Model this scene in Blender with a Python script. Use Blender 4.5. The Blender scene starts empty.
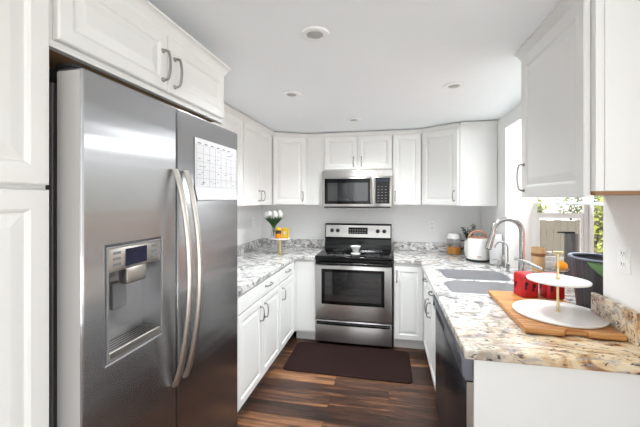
import bpy, bmesh, math, random
from mathutils import Vector, Matrix, noise
C = bpy.context.scene
COL = C.collection
PI = math.pi
# ------------------------------------------------------------ camera, world, lights, exposure
cd = bpy.data.cameras.new('camera'); cam = bpy.data.objects.new('camera', cd); COL.objects.link(cam)
cam.location = (0, 0, 1.55); cam.rotation_euler = (PI/2, 0, .205)
cd.sensor_width = 36; cd.lens = 36*330/640; cd.shift_y = -15.2/640; cd.clip_start = .05
C.camera = cam
C.view_settings.view_transform = 'Standard'; C.view_settings.look = 'None'
C.view_settings.gamma = 1; C.view_settings.use_curve_mapping = False
C.view_settings.exposure = 0.15
C.cycles.max_bounces = 10; C.cycles.diffuse_bounces = 6; C.cycles.use_denoising = True
C.cycles.sample_clamp_indirect = 6
w = bpy.data.worlds.new('sky'); C.world = w; w.use_nodes = True
nt = w.node_tree; bg = nt.nodes['Background']
sky = nt.nodes.new('ShaderNodeTexSky'); sky.sky_type = 'HOSEK_WILKIE'; sky.turbidity = 6; sky.sun_direction = (-.55, -.5, .7)
mx = nt.nodes.new('ShaderNodeMix'); mx.data_type = 'RGBA'; mx.inputs[0].default_value = .65
mx.inputs[7].default_value = (1, 1, 1, 1)
nt.links.new(sky.outputs[0], mx.inputs[6]); nt.links.new(mx.outputs[2], bg.inputs[0])
bg.inputs[1].default_value = 2.5

def light(name, kind, loc, rot, energy, color=(1, 1, 1), size=1, sy=None, **k):
    l = bpy.data.lights.new(name, kind); o = bpy.data.objects.new(name, l); COL.objects.link(o)
    o.location = loc; o.rotation_euler = rot; l.energy = energy; l.color = color
    if kind == 'AREA':
        l.shape = 'RECTANGLE'; l.size = size; l.size_y = sy or size
    for a, b in k.items(): setattr(l, a, b)
    return o
light('sunlight', 'SUN', (0, 0, 5), Vector((.55, .5, -.7)).to_track_quat('-Z', 'Y').to_euler(), 9, (1, .95, .88), angle=.02)
# added area lamps stand in for daylight at unseen rear, side glazing and kitchen window
light('rear_window_fill', 'AREA', (.7, -3.2, 1.3), (PI/2+.1, 0, 0), 10, (.93, .98, 1), 3.6, 2.0)
light('side_window_fill', 'AREA', (3.05, -1.2, 1.3), (PI/2+.2, 0, PI/2), 5, (1, .98, .96), 2.4, 1.8)
light('kitchen_window_fill', 'AREA', (1.48, 2.58, 2.15), (0, .5, 0), 27, (.93, .98, 1), .34, 1.2)
# added up-tilted area lamps brighten the ceiling, standing in for ground bounce
light('ceiling_fill_rear', 'AREA', (.7, -2.9, .5), (PI/2+1.15, 0, 0), 56, (.93, .98, 1), 3.4, 1.0)
light('ceiling_fill_side', 'AREA', (2.9, -1.2, .5), (PI/2+1.1, 0, PI/2), 28, (.93, .98, 1), 2.2, .8)

# ------------------------------------------------------------ materials
MAT = {}
def mat(name, col, rough=.5, metal=0, spec=.5, coat=0, trans=0, ior=1.45, emit=None, es=0, aniso=0, bump=None, rot=0, bd=.002):
    m = bpy.data.materials.new(name); m.use_nodes = True; MAT[name] = m
    n = m.node_tree; b = n.nodes['Principled BSDF']
    b.inputs['Base Color'].default_value = (*col, 1); b.inputs['Roughness'].default_value = rough
    b.inputs['Metallic'].default_value = metal; b.inputs['Specular IOR Level'].default_value = spec
    b.inputs['Coat Weight'].default_value = coat; b.inputs['Transmission Weight'].default_value = trans
    b.inputs['IOR'].default_value = ior
    if emit: b.inputs['Emission Color'].default_value = (*emit, 1); b.inputs['Emission Strength'].default_value = es
    if aniso:
        b.inputs['Anisotropic'].default_value = aniso
        t = n.nodes.new('ShaderNodeTangent'); t.direction_type = 'RADIAL'; t.axis = 'Z'; b.inputs['Anisotropic Rotation'].default_value = rot
        n.links.new(t.outputs[0], b.inputs['Tangent'])
    # subtle procedural tone variation
    tc = n.nodes.new('ShaderNodeTexCoord'); no = n.nodes.new('ShaderNodeTexNoise'); no.inputs['Scale'].default_value = bump[0] if bump else 6
    if bump and len(bump) > 2:
        mp = n.nodes.new('ShaderNodeMapping'); mp.inputs['Scale'].default_value = bump[2]
        n.links.new(tc.outputs['Object'], mp.inputs[0]); n.links.new(mp.outputs[0], no.inputs['Vector'])
    else: n.links.new(tc.outputs['Object'], no.inputs['Vector'])
    if bump:
        bu = n.nodes.new('ShaderNodeBump'); bu.inputs['Strength'].default_value = bump[1]; bu.inputs['Distance'].default_value = bd
        n.links.new(no.outputs[0], bu.inputs['Height']); n.links.new(bu.outputs[0], b.inputs['Normal'])
    else:
        mr = n.nodes.new('ShaderNodeMapRange'); mr.inputs[3].default_value = max(rough-.03, .0); mr.inputs[4].default_value = rough+.03
        n.links.new(no.outputs[0], mr.inputs[0]); n.links.new(mr.outputs[0], b.inputs['Roughness'])
    return m
def lin(r, g, b): return tuple(((c/255)/12.92 if c/255 <= .04045 else ((c/255+.055)/1.055)**2.4) for c in (r, g, b))
cab = mat('cabinet_white_paint', lin(232, 232, 230), .32)
wallm = mat('wall_paint', lin(240, 240, 240), .8, bump=(90, .12))
ceilm = mat('ceiling_paint', lin(246, 250, 252), .9, bump=(60, .3))
trimw = mat('white_vinyl', lin(245, 246, 246), .35)
steel = mat('brushed_steel', lin(196, 194, 192), .3, 1, aniso=.8, rot=.25, bump=(3, .03, (160, 1, 1)))
fsteel = mat('fridge_brushed_steel', lin(178, 178, 180), .27, 1, aniso=.95, rot=0, bump=(1, .25, (.15, .15, 7)), bd=.012)
steelv = mat('brushed_steel_edge', lin(196, 192, 186), .32, 1)
nickel = mat('nickel_pull', lin(160, 158, 154), .28, 1)
chrome = mat('steel_faucet', lin(176, 176, 174), .22, 1)
sinkm = mat('sink_steel', lin(198, 199, 202), .36, .72)
gold = mat('brushed_gold', lin(214, 196, 150), .3, 1)
copper = mat('copper_wood_handle', lin(190, 140, 118), .35, .3)
blk = mat('black_enamel', lin(12, 12, 13), .2, spec=.35)
blkglass = mat('black_glass', lin(6, 6, 8), .08, spec=.35)
ovenglass = mat('oven_glass', lin(30, 32, 34), .06, spec=.8, coat=.6)
plast = mat('dark_plastic', lin(30, 30, 32), .45)
greyp = mat('grey_plastic', lin(120, 121, 124), .45)
casem = mat('fridge_case_grey', lin(98, 96, 95), .42, .3)
darkst = mat('dishwasher_dark_steel', lin(62, 66, 74), .24, .85)
bluest = mat('dishwasher_control_steel', lin(138, 143, 152), .3, .9)
rawwood = mat('raw_cabinet_underside', lin(152, 112, 78), .6, bump=(4, .1, (1, 12, 1)))
rawdark = mat('plywood_brown', lin(170, 138, 102), .6)
white = mat('white_ceramic', lin(232, 231, 229), .18)
marble = mat('white_marble', lin(226, 224, 222), .22)
paper = mat('white_paper', lin(200, 200, 202), .8)
ink = mat('grey_ink', lin(84, 86, 94), .8)
red = mat('red_enamel', lin(176, 24, 30), .3)
black = mat('black_print', lin(22, 18, 20), .5)
yellow = mat('yellow_box', lin(226, 180, 40), .45)
amber = mat('amber_glass', lin(226, 140, 20), .15)
orange = mat('orange_fruit', lin(250, 160, 20), .42)
leafm = mat('leaf_green', lin(52, 92, 52), .5)
leafd = mat('leaf_dark', lin(48, 68, 56), .55)
petal = mat('white_petals', lin(246, 246, 240), .5)
stemm = mat('stem_green', lin(96, 140, 76), .5)
bag = mat('green_bag', lin(96, 132, 84), .4)
tubm = mat('charcoal_tub', lin(58, 56, 60), .42)
matm = mat('mat_dark_brown', lin(38, 23, 21), .8, spec=.15, bump=(120, .5))
glassm = mat('clear_glass', (.98, .98, .98), .02, trans=1, ior=1.45)
glass2 = bpy.data.materials.new('window_glass'); glass2.use_nodes = True
n_ = glass2.node_tree; n_.nodes.remove(n_.nodes['Principled BSDF']); a_ = n_.nodes.new('ShaderNodeBsdfTransparent'); b_ = n_.nodes.new('ShaderNodeBsdfGlossy'); b_.inputs['Roughness'].default_value = .02
x_ = n_.nodes.new('ShaderNodeMixShader'); x_.inputs[0].default_value = .05; n_.links.new(a_.outputs[0], x_.inputs[1]); n_.links.new(b_.outputs[0], x_.inputs[2]); n_.links.new(x_.outputs[0], n_.nodes['Material Output'].inputs[0])
lampm = mat('lamp_diffuser', lin(160, 158, 154), .5, emit=(1, .97, .92), es=.06)
disp = mat('display_glass', lin(16, 20, 44), .1, emit=lin(30, 50, 120), es=.04)
digits = mat('display_digits', lin(150, 170, 160), .4, emit=lin(120, 150, 140), es=.3)
bark = mat('bark', lin(90, 74, 58), .8)
fol = mat('shrub_foliage', lin(128, 136, 62), .6)
fol2 = mat('shrub_foliage_dark', lin(84, 98, 52), .6)
fencem = mat('weathered_fence', lin(104, 101, 92), .8, bump=(3, .4, (1, 1, .2)))
soil = mat('garden_ground', lin(196, 190, 176), .9)
brick = mat('terracotta_wall', lin(238, 150, 124), .8)
sofa = mat('grey_fabric', lin(120, 120, 124), .9)

def wood_board():
    m = mat('bamboo_board', lin(206, 152, 92), .4); n = m.node_tree; b = n.nodes['Principled BSDF']
    tc = n.nodes.new('ShaderNodeTexCoord'); mp = n.nodes.new('ShaderNodeMapping'); mp.inputs['Scale'].default_value = (3, 60, 40)
    no = n.nodes.new('ShaderNodeTexNoise'); no.inputs['Scale'].default_value = 1.5; cr = n.nodes.new('ShaderNodeValToRGB')
    cr.color_ramp.elements[0].color = (*lin(160, 98, 46), 1); cr.color_ramp.elements[1].color = (*lin(202, 150, 92), 1)
    cr.color_ramp.elements[0].position = .35; cr.color_ramp.elements[1].position = .65
    L = n.links.new; L(tc.outputs['Object'], mp.inputs[0]); L(mp.outputs[0], no.inputs['Vector']); L(no.outputs[0], cr.inputs[0]); L(cr.outputs[0], b.inputs['Base Color'])
    return m
boardm = wood_board()

def floor_mat():
    m = bpy.data.materials.new('plank_floor'); m.use_nodes = True; n = m.node_tree; b = n.nodes['Principled BSDF']; L = n.links.new
    tc = n.nodes.new('ShaderNodeTexCoord')
    br = n.nodes.new('ShaderNodeTexBrick'); br.offset = .37; br.inputs['Scale'].default_value = 1
    br.inputs['Brick Width'].default_value = 1.2; br.inputs['Row Height'].default_value = .15
    br.inputs['Mortar Size'].default_value = .0016; br.inputs['Mortar Smooth'].default_value = .2
    br.inputs['Color1'].default_value = (0, 0, 0, 1); br.inputs['Color2'].default_value = (1, 1, 1, 1); br.inputs['Mortar'].default_value = (.5, .5, .5, 1)
    L(tc.outputs['Object'], br.inputs['Vector'])
    sx = n.nodes.new('ShaderNodeMapping'); sx.inputs['Scale'].default_value = (1.3, 14, 1); L(tc.outputs['Object'], sx.inputs[0])
    off = n.nodes.new('ShaderNodeVectorMath'); off.operation = 'ADD'; L(sx.outputs[0], off.inputs[0])
    sc_ = n.nodes.new('ShaderNodeVectorMath'); sc_.operation = 'SCALE'; sc_.inputs[3].default_value = 9; L(br.outputs['Color'], sc_.inputs[0]); L(sc_.outputs[0], off.inputs[1])
    no = n.nodes.new('ShaderNodeTexNoise'); no.inputs['Scale'].default_value = 1.6; no.inputs['Detail'].default_value = 6; no.inputs['Distortion'].default_value = .6; L(off.outputs[0], no.inputs['Vector'])
    n2 = n.nodes.new('ShaderNodeTexNoise'); n2.inputs['Scale'].default_value = 7; n2.inputs['Detail'].default_value = 8; L(off.outputs[0], n2.inputs['Vector'])
    a1 = n.nodes.new('ShaderNodeMath'); a1.operation = 'MULTIPLY_ADD'; L(br.outputs['Color'], a1.inputs[0]); a1.inputs[1].default_value = .26; 
    a2 = n.nodes.new('ShaderNodeMath'); a2.operation = 'MULTIPLY_ADD'; L(no.outputs[0], a2.inputs[0]); a2.inputs[1].default_value = .75; L(a1.outputs[0], a2.inputs[2])
    a3 = n.nodes.new('ShaderNodeMath'); a3.operation = 'MULTIPLY_ADD'; L(n2.outputs[0], a3.inputs[0]); a3.inputs[1].default_value = .3; L(a2.outputs[0], a3.inputs[2])
    a1.inputs[2].default_value = -.15
    cr = n.nodes.new('ShaderNodeValToRGB'); e = cr.color_ramp.elements
    e[0].position = .27; e[0].color = (*lin(34, 22, 19), 1); e[1].position = .9; e[1].color = (*lin(196, 144, 98), 1)
    x = e.new(.48); x.color = (*lin(70, 46, 35), 1); x = e.new(.66); x.color = (*lin(130, 90, 62), 1)
    L(a3.outputs[0], cr.inputs[0])
    mm = n.nodes.new('ShaderNodeMix'); mm.data_type = 'RGBA'; mm.inputs[7].default_value = (*lin(22, 14, 12), 1)
    L(br.outputs['Fac'], mm.inputs[0]); L(cr.outputs[0], mm.inputs[6]); L(mm.outputs[2], b.inputs['Base Color'])
    b.inputs['Roughness'].default_value = .34; b.inputs['Specular IOR Level'].default_value = .4
    bu = n.nodes.new('ShaderNodeBump'); bu.inputs['Strength'].default_value = .15; bu.inputs['Distance'].default_value = .002; L(n2.outputs[0], bu.inputs['Height']); L(bu.outputs[0], b.inputs['Normal'])
    return m
floorm = floor_mat()

def granite(name, warm):
    m = bpy.data.materials.new(name); m.use_nodes = True; n = m.node_tree; b = n.nodes['Principled BSDF']; L = n.links.new
    tc = n.nodes.new('ShaderNodeTexCoord')
    def noi(s, d=4, dist=0, vec=None):
        x = n.nodes.new('ShaderNodeTexNoise'); x.inputs['Scale'].default_value = s; x.inputs['Detail'].default_value = d; x.inputs['Distortion'].default_value = dist
        L(vec or tc.outputs['Object'], x.inputs['Vector']); return x.outputs[0]
    def ramp(v, stops):
        r = n.nodes.new('ShaderNodeValToRGB'); e = r.color_ramp.elements
        e[0].position, e[0].color = stops[0][0], (*stops[0][1], 1); e[1].position, e[1].color = stops[-1][0], (*stops[-1][1], 1)
        for p, c in stops[1:-1]: q = e.new(p); q.color = (*c, 1)
        L(v, r.inputs[0]); return r.outputs[0]
    def mixc(f, a, c):
        x = n.nodes.new('ShaderNodeMix'); x.data_type = 'RGBA'; L(f, x.inputs[0])
        L(a, x.inputs[6]) if not isinstance(a, tuple) else setattr(x.inputs[6], 'default_value', (*a, 1))
        L(c, x.inputs[7]) if not isinstance(c, tuple) else setattr(x.inputs[7], 'default_value', (*c, 1))
        return x.outputs[2]
    mp = n.nodes.new('ShaderNodeMapping'); mp.inputs['Rotation'].default_value = (0, .3, .6); mp.inputs['Scale'].default_value = (1, 2.6, 2.2); L(tc.outputs['Object'], mp.inputs[0])
    k = (0, 0, 0); o = (1, 1, 1)
    cool = ramp(noi(11, 6, 1.2), [(.34, lin(128, 127, 128)), (.46, lin(186, 185, 184)), (.56, lin(222, 221, 219)), (.7, lin(232, 231, 229))])
    tan = ramp(noi(3, 6, 2.8, mp.outputs[0]), [(.31, lin(96, 64, 46)), (.38, lin(166, 122, 84)), (.45, lin(204, 172, 130)), (.54, lin(224, 204, 170)), (.72, lin(230, 216, 192))])
    if warm:
        sp = n.nodes.new('ShaderNodeSeparateXYZ'); L(tc.outputs['Object'], sp.inputs[0])
        mr = n.nodes.new('ShaderNodeMapRange'); mr.inputs[1].default_value = -.35; mr.inputs[2].default_value = -.92; L(sp.outputs[1], mr.inputs[0])
        mrx = n.nodes.new('ShaderNodeMapRange'); mrx.inputs[1].default_value = -.38; mrx.inputs[2].default_value = .04; mrx.inputs[3].default_value = .3; L(sp.outputs[0], mrx.inputs[0])
        mu = n.nodes.new('ShaderNodeMath'); mu.operation = 'MULTIPLY'; L(mr.outputs[0], mu.inputs[0]); L(mrx.outputs[0], mu.inputs[1])
        pt = ramp(noi(3, 3, .5), [(.5, (.0, .0, .0)), (.7, o)])
        ad = n.nodes.new('ShaderNodeMath'); ad.operation = 'MULTIPLY_ADD'; ad.use_clamp = True; L(pt, ad.inputs[0]); ad.inputs[1].default_value = .3
        sb = n.nodes.new('ShaderNodeMath'); sb.operation = 'MULTIPLY_ADD'; L(mu.outputs[0], sb.inputs[0]); sb.inputs[1].default_value = 1.0; sb.inputs[2].default_value = 0
        L(sb.outputs[0], ad.inputs[2]); base = mixc(ad.outputs[0], cool, tan)
    else:
        base = mixc(ramp(noi(3, 3, .5), [(.6, k), (.85, (.25,)*3)]), cool, tan)
    g = ramp(noi(10, 6, 1.4, mp.outputs[0]), [(.53, k), (.64, (.75,)*3)])
    base = mixc(g, base, lin(150, 146, 144))
    d = ramp(noi(19, 7, 1.6, mp.outputs[0]), [(.585, k), (.63, (.92,)*3)])
    base = mixc(d, base, lin(62, 54, 56))
    d2 = ramp(noi(60, 3, .5), [(.67, k), (.72, (.75,)*3)])
    base = mixc(d2, base, lin(70, 62, 60))
    L(base, b.inputs['Base Color']); b.inputs['Roughness'].default_value = .12; b.inputs['Specular IOR Level'].default_value = .5
    return m
granL = granite('granite_cool', False); granR = granite('granite_warm', True)

# ------------------------------------------------------------ helpers
def V(*a): return Vector(a)
class F:                                  # a face frame: origin, horizontal direction u, outward normal n
    def __init__(s, o, u, n): s.o = Vector(o); s.u = Vector(u).normalized(); s.n = Vector(n).normalized(); s.z = V(0, 0, 1)
    def p(s, a, b, c): return s.o + s.u*a + s.z*b + s.n*c
W_ = F((0, 0, 0), (1, 0, 0), (0, -1, 0))
def new(): return bmesh.new()
def box(bm, x0, x1, y0, y1, z0, z1, bev=0, seg=2, fr=None):
    if fr: P = [fr.p(a, b, c) for a in (x0, x1) for b in (y0, y1) for c in (z0, z1)]
    else: P = [V(a, b, c) for a in (x0, x1) for b in (y0, y1) for c in (z0, z1)]
    t = bmesh.new(); v = [t.verts.new(p) for p in P]
    for f in ((0, 1, 3, 2), (4, 6, 7, 5), (0, 4, 5, 1), (2, 3, 7, 6), (0, 2, 6, 4), (1, 5, 7, 3)): t.faces.new([v[i] for i in f])
    bmesh.ops.recalc_face_normals(t, faces=t.faces[:])
    if bev: bmesh.ops.bevel(t, geom=t.edges[:], offset=bev, segments=seg, affect='EDGES', profile=.5)
    join(bm, t); return bm
def join(bm, t):
    me = bpy.data.meshes.new('tmp'); t.to_mesh(me); t.free(); bm.from_mesh(me); bpy.data.meshes.remove(me)
def loft(bm, rings, cap0=True, cap1=True, closed=True):
    R = [[bm.verts.new(p) for p in r] for r in rings]; n = len(R[0]); fs = []
    for a, b in zip(R, R[1:]):
        for i in range(n if closed else n-1): fs.append(bm.faces.new((a[i], a[(i+1) % n], b[(i+1) % n], b[i])))
    if cap0: fs.append(bm.faces.new(R[0][::-1]))
    if cap1: fs.append(bm.faces.new(R[-1]))
    return fs
def tube(bm, pts, r, n=10, cap=True, sq=1.0):
    pts = [Vector(p) for p in pts]; rr = r if isinstance(r, (list, tuple)) else [r]*len(pts); rings = []
    up = None
    for i, p in enumerate(pts):
        d = (pts[min(i+1, len(pts)-1)] - pts[max(i-1, 0)]).normalized()
        if up is None: up = V(0, 0, 1) if abs(d.z) < .9 else V(1, 0, 0)
        x = d.cross(up).normalized(); y = x.cross(d).normalized(); up = y
        rings.append([p + x*rr[i]*math.cos(2*PI*k/n) + y*rr[i]*sq*math.sin(2*PI*k/n) for k in range(n)])
    loft(bm, rings, cap, cap)
def lathe(bm, c, prof, n=28, sx=1, sy=1, cap=True, ax='z'):
    c = Vector(c); rings = []
    for r, z in prof:
        if ax == 'z': rings.append([c + V(r*sx*math.cos(2*PI*k/n), r*sy*math.sin(2*PI*k/n), z) for k in range(n)])
        else:
            A, B, N = ax; rings.append([c + A*(r*math.cos(2*PI*k/n)) + B*(r*math.sin(2*PI*k/n)) + N*z for k in range(n)])
    loft(bm, rings, cap, cap)
def ball(bm, c, r, sx=1, sy=1, sz=1, n=14, m=8):
    lathe(bm, c, [(max(r*math.sin(PI*i/m), 1e-4), -r*sz*math.cos(PI*i/m)) for i in range(m+1)], n, sx, sy, False)
def obj(name, bm, m, parent=None, smooth=False, bev=0, kind=None, label=None):
    bmesh.ops.recalc_face_normals(bm, faces=bm.faces[:]) if bm.faces else None
    me = bpy.data.meshes.new(name); o = bpy.data.objects.new(name, me)
    if parent is not None:
        p = parent; M = Matrix.Identity(4); chain = []
        while p is not None: chain.append(p); p = p.parent
        for q in reversed(chain): M = M @ Matrix.Translation(q.location) @ q.rotation_euler.to_matrix().to_4x4()
        bm.transform(M.inverted()); o.parent = parent
    bm.to_mesh(me); bm.free(); COL.objects.link(o)
    if isinstance(m, list):
        for x in m: me.materials.append(x)
    else: me.materials.append(m)
    if smooth:
        for p in me.polygons: p.use_smooth = True
        me.set_sharp_from_angle(angle=math.radians(38))
    if bev:
        b = o.modifiers.new('bevel', 'BEVEL'); b.width = bev; b.segments = 2; b.limit_method = 'ANGLE'; b.angle_limit = .6
    if kind: o['kind'] = kind
    if label: o['label'] = label
    return o
def thing(name, label, cat, loc=(0, 0, 0), rz=0, group=None):
    o = bpy.data.objects.new(name, None); COL.objects.link(o); o.location = loc; o.rotation_euler = (0, 0, rz); o.empty_display_size = .05
    o['label'] = label; o['category'] = cat
    if group: o['group'] = group
    return o
def tag(o, label, cat, group=None):
    o['label'] = label; o['category'] = cat
    if group: o['group'] = group
    return o
def cells(bm, xs, ys, fill, c0, c1, P):      # slab on a grid with empty cells; P maps (a,b,c) to a point
    vv = {}
    def v(i, j, c):
        k = (i, j, c)
        if k not in vv: vv[k] = bm.verts.new(P(xs[i], ys[j], c))
        return vv[k]
    nx, ny = len(xs)-1, len(ys)-1
    def on(i, j): return 0 <= i < nx and 0 <= j < ny and fill(i, j)
    for i in range(nx):
        for j in range(ny):
            if not on(i, j): continue
            bm.faces.new((v(i, j, c1), v(i+1, j, c1), v(i+1, j+1, c1), v(i, j+1, c1)))
            bm.faces.new((v(i, j, c0), v(i, j+1, c0), v(i+1, j+1, c0), v(i+1, j, c0)))
            for (di, dj, a, b) in ((-1, 0, (i, j), (i, j+1)), (1, 0, (i+1, j+1), (i+1, j)), (0, -1, (i+1, j), (i, j)), (0, 1, (i, j+1), (i+1, j+1))):
                if not on(i+di, j+dj): bm.faces.new((v(*a, c0), v(*b, c0), v(*b, c1), v(*a, c1)))
def panel_bm(fr, a0, a1, b0, b1, c0=.0, t=.02, frame=.052):   # raised-panel door front
    bm = new()
    w_, h = a1-a0, b1-b0
    f = min(frame, w_*.28, h*.3)
    L = [(0, 0), (0, t-.004), (.004, t), (f-.006, t), (f, t-.003), (f+.004, t-.008), (f+.009, t-.008), (f+.034, t-.003), (f+.038, t-.0025)]
    rings = [[fr.p(a0+i, b0+i, c0+c), fr.p(a1-i, b0+i, c0+c), fr.p(a1-i, b1-i, c0+c), fr.p(a0+i, b1-i, c0+c)] for i, c in L]
    loft(bm, rings); return bm
def slab_bm(fr, a0, a1, b0, b1, c0=.0, t=.02):
    bm = new(); L = [(0, 0), (0, t-.006), (.003, t-.002), (.010, t)]
    loft(bm, [[fr.p(a0+i, b0+i, c0+c), fr.p(a1-i, b0+i, c0+c), fr.p(a1-i, b1-i, c0+c), fr.p(a0+i, b1-i, c0+c)] for i, c in L]); return bm
def pull(fr, a, b, c, parent, ln=.11, vert=True, name='handle', m=None):
    bm = new(); q = lambda s, h: fr.p(a, b+s, c+h) if vert else fr.p(a+s, b, c+h)
    n = 8; pts = [q(-ln/2, 0), q(-ln/2, .014), q(-ln/2+.004, .024)] + [q(-ln/2+.004+(ln-.008)*k/n, .026+.007*math.sin(PI*k/n)) for k in range(1, n)] + [q(ln/2-.004, .024), q(ln/2, .014), q(ln/2, 0)]
    tube(bm, pts, .0052, 8)
    for s in (-ln/2, ln/2):
        nn = fr.n; lathe(bm, q(s, 0), [(.009, 0), (.009, .003), (.006, .006)], 12, ax=(fr.u, fr.z, nn))
    return obj(name, bm, m or nickel, parent, True)
G = .0015
def door(fr, a0, a1, b0, b1, parent, hx=None, hy=None, hl=.11, vert=True, c0=.001, slab=False, name='door', frame=.052):
    o = obj(name, (slab_bm if slab else panel_bm)(fr, a0+G, a1-G, b0+G, b1-G, c0, .02, *([] if slab else [frame])), cab, parent)
    if hx is not None: pull(fr, hx, hy, c0+.02, o, hl, vert)
    return o
def crown(fr, a0, a1, z0, z1, parent, out=.045, e0=0, e1=0):
    bm = new(); h = z1-z0
    prof = [(-.02, 0), (.006, 0), (.008, h*.18), (.014, h*.3), (out*.55, h*.55), (out*.8, h*.8), (out, h*.85), (out, h), (-.02, h)]
    rings = []
    for a, e in ((a0, -e0), (a1, e1)):
        rings.append([fr.p(a + (e*max(c, 0)/out if e else 0), z0+z, c) for c, z in prof])
    loft(bm, rings); return obj('crown_molding', bm, cab, parent, True)
def prism(bm, poly, z0, z1):
    loft(bm, [[V(x, y, z0) for x, y in poly], [V(x, y, z1) for x, y in poly]])

# ------------------------------------------------------------ room shell
XL, XR, YB, ZC = -1.63, 1.04, 4.08, 2.31
bm = new(); box(bm, XL-.1, 3.2, -3.4, YB+.1, -.06, 0); obj('floor', bm, floorm, kind='structure')
LIGHTS = [(-.333, 1.485), (-.692, 2.31), (-.328, 3.18), (.43, 2.355)]
bm = new(); box(bm, XL-.1, 3.2, -3.4, YB+.1, ZC, ZC+.08); obj('ceiling', bm, ceilm, kind='structure')
bm = new(); box(bm, XL-.1, XL, -3.4, YB, 0, ZC); obj('wall_left', bm, wallm, kind='structure')
bm = new(); box(bm, XL-.1, 1.26, YB, YB+.1, 0, ZC); obj('wall_back', bm, wallm, kind='structure')
OY0, OY1, OZ0, OZ1 = 1.885, 3.28, .889, 2.19
bm = new(); cells(bm, [1.0, OY0, OY1, YB], [0, OZ0, OZ1, ZC], lambda i, j: not (i == 1 and j == 1), XR, XR+.22, lambda a, b, c: V(c, a, b))
obj('wall_right', bm, wallm, kind='structure')
bm = new(); box(bm, XR, 3.2, .9, .999, 0, ZC); obj('wall_divider', bm, wallm, kind='structure')
bm = new(); cells(bm, [-3.4, -2.4, 0, .9], [0, .4, 2.15, ZC], lambda i, j: not (i == 1 and j == 1), 3.1, 3.2, lambda a, b, c: V(c, a, b)); obj('wall_far_right', bm, wallm, kind='structure')
bm = new(); cells(bm, [XL, -1.1, 2.5, 3.1], [0, .3, 2.15, ZC], lambda i, j: not (i == 1 and j == 1), -3.4, -3.3, lambda a, b, c: V(a, c, b)); obj('wall_rear', bm, wallm, kind='structure')
# kitchen window
wn = bpy.data.objects.new('window_1', None); COL.objects.link(wn); wn.location = (1.5, 2.58, OZ0); wn['kind'] = 'structure'
GX = 1.70; Y0_, Y1_ = OY0, OY1
bm = new(); box(bm, 1.261, GX, Y0_-.03, Y1_+.03, OZ0-.06, OZ0-.001); obj('window_floor', bm, trimw, wn)
bm = new(); box(bm, 1.261, GX, Y0_-.03, Y1_+.03, OZ1+.001, OZ1+.04); obj('window_roof', bm, trimw, wn)
px_ = lambda Y: (lambda a, b, c: V(a, Y+c, b))
for Y, sg in ((Y1_+.001, 1), (Y0_-.001, -1)):
    bm = new(); cells(bm, [1.261, 1.30, GX-.034, GX], [OZ0, .985, OZ1-.04, OZ1], lambda i, j: i != 1 or j != 1, 0, .03*sg, px_(Y)); obj('side_frame', bm, trimw, wn, bev=.002)
    bm = new(); cells(bm, [1.302, 1.322, GX-.056, GX-.036], [.99, 1.03, 1.375, 1.42], lambda i, j: i != 1 or j != 1, 0, .022*sg, px_(Y+.003*sg)); obj('window_sash', bm, trimw, wn, bev=.002)
    bm = new(); box(bm, 1.30, GX-.034, min(Y+.012*sg, Y+.015*sg), max(Y+.012*sg, Y+.015*sg), .985, OZ1-.04); obj('pane', bm, glass2, wn)
bm = new(); cells(bm, [Y0_-.03, Y0_+.02, Y1_-.02, Y1_+.03], [OZ0, .96, OZ1-.04, OZ1], lambda i, j: i != 1 or j != 1, GX+.001, GX+.03, lambda a, b, c: V(c, a, b)); obj('front_frame', bm, trimw, wn, bev=.002)
bm = new(); box(bm, GX+.012, GX+.015, Y0_+.02, Y1_-.02, .96, OZ1-.04); obj('pane', bm, glass2, wn)
bm = new(); box(bm, 1.27, GX-.002, Y0_+.004, Y1_-.004, 1.505, 1.515); obj('glass_shelf', bm, mat('shelf_white_edge', lin(225, 232, 232), .2), wn)
# rear glazing frames
for nm, pts in (('window_2', 'r'), ('window_3', 's')):
    bm = new()
    if pts == 'r': cells(bm, [-1.1, -1.05, .08, .14, 1.27, 1.33, 2.45, 2.5], [.3, .36, 2.1, 2.15], lambda i, j: i % 2 == 0 or j % 2 == 0, -3.37, -3.33, lambda a, b, c: V(a, c, b))
    else: cells(bm, [-2.4, -2.35, -1.23, -1.17, -.05, 0], [.4, .46, 2.1, 2.15], lambda i, j: i % 2 == 0 or j % 2 == 0, 3.13, 3.17, lambda a, b, c: V(c, a, b))
    obj(nm, bm, trimw, kind='structure')
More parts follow.
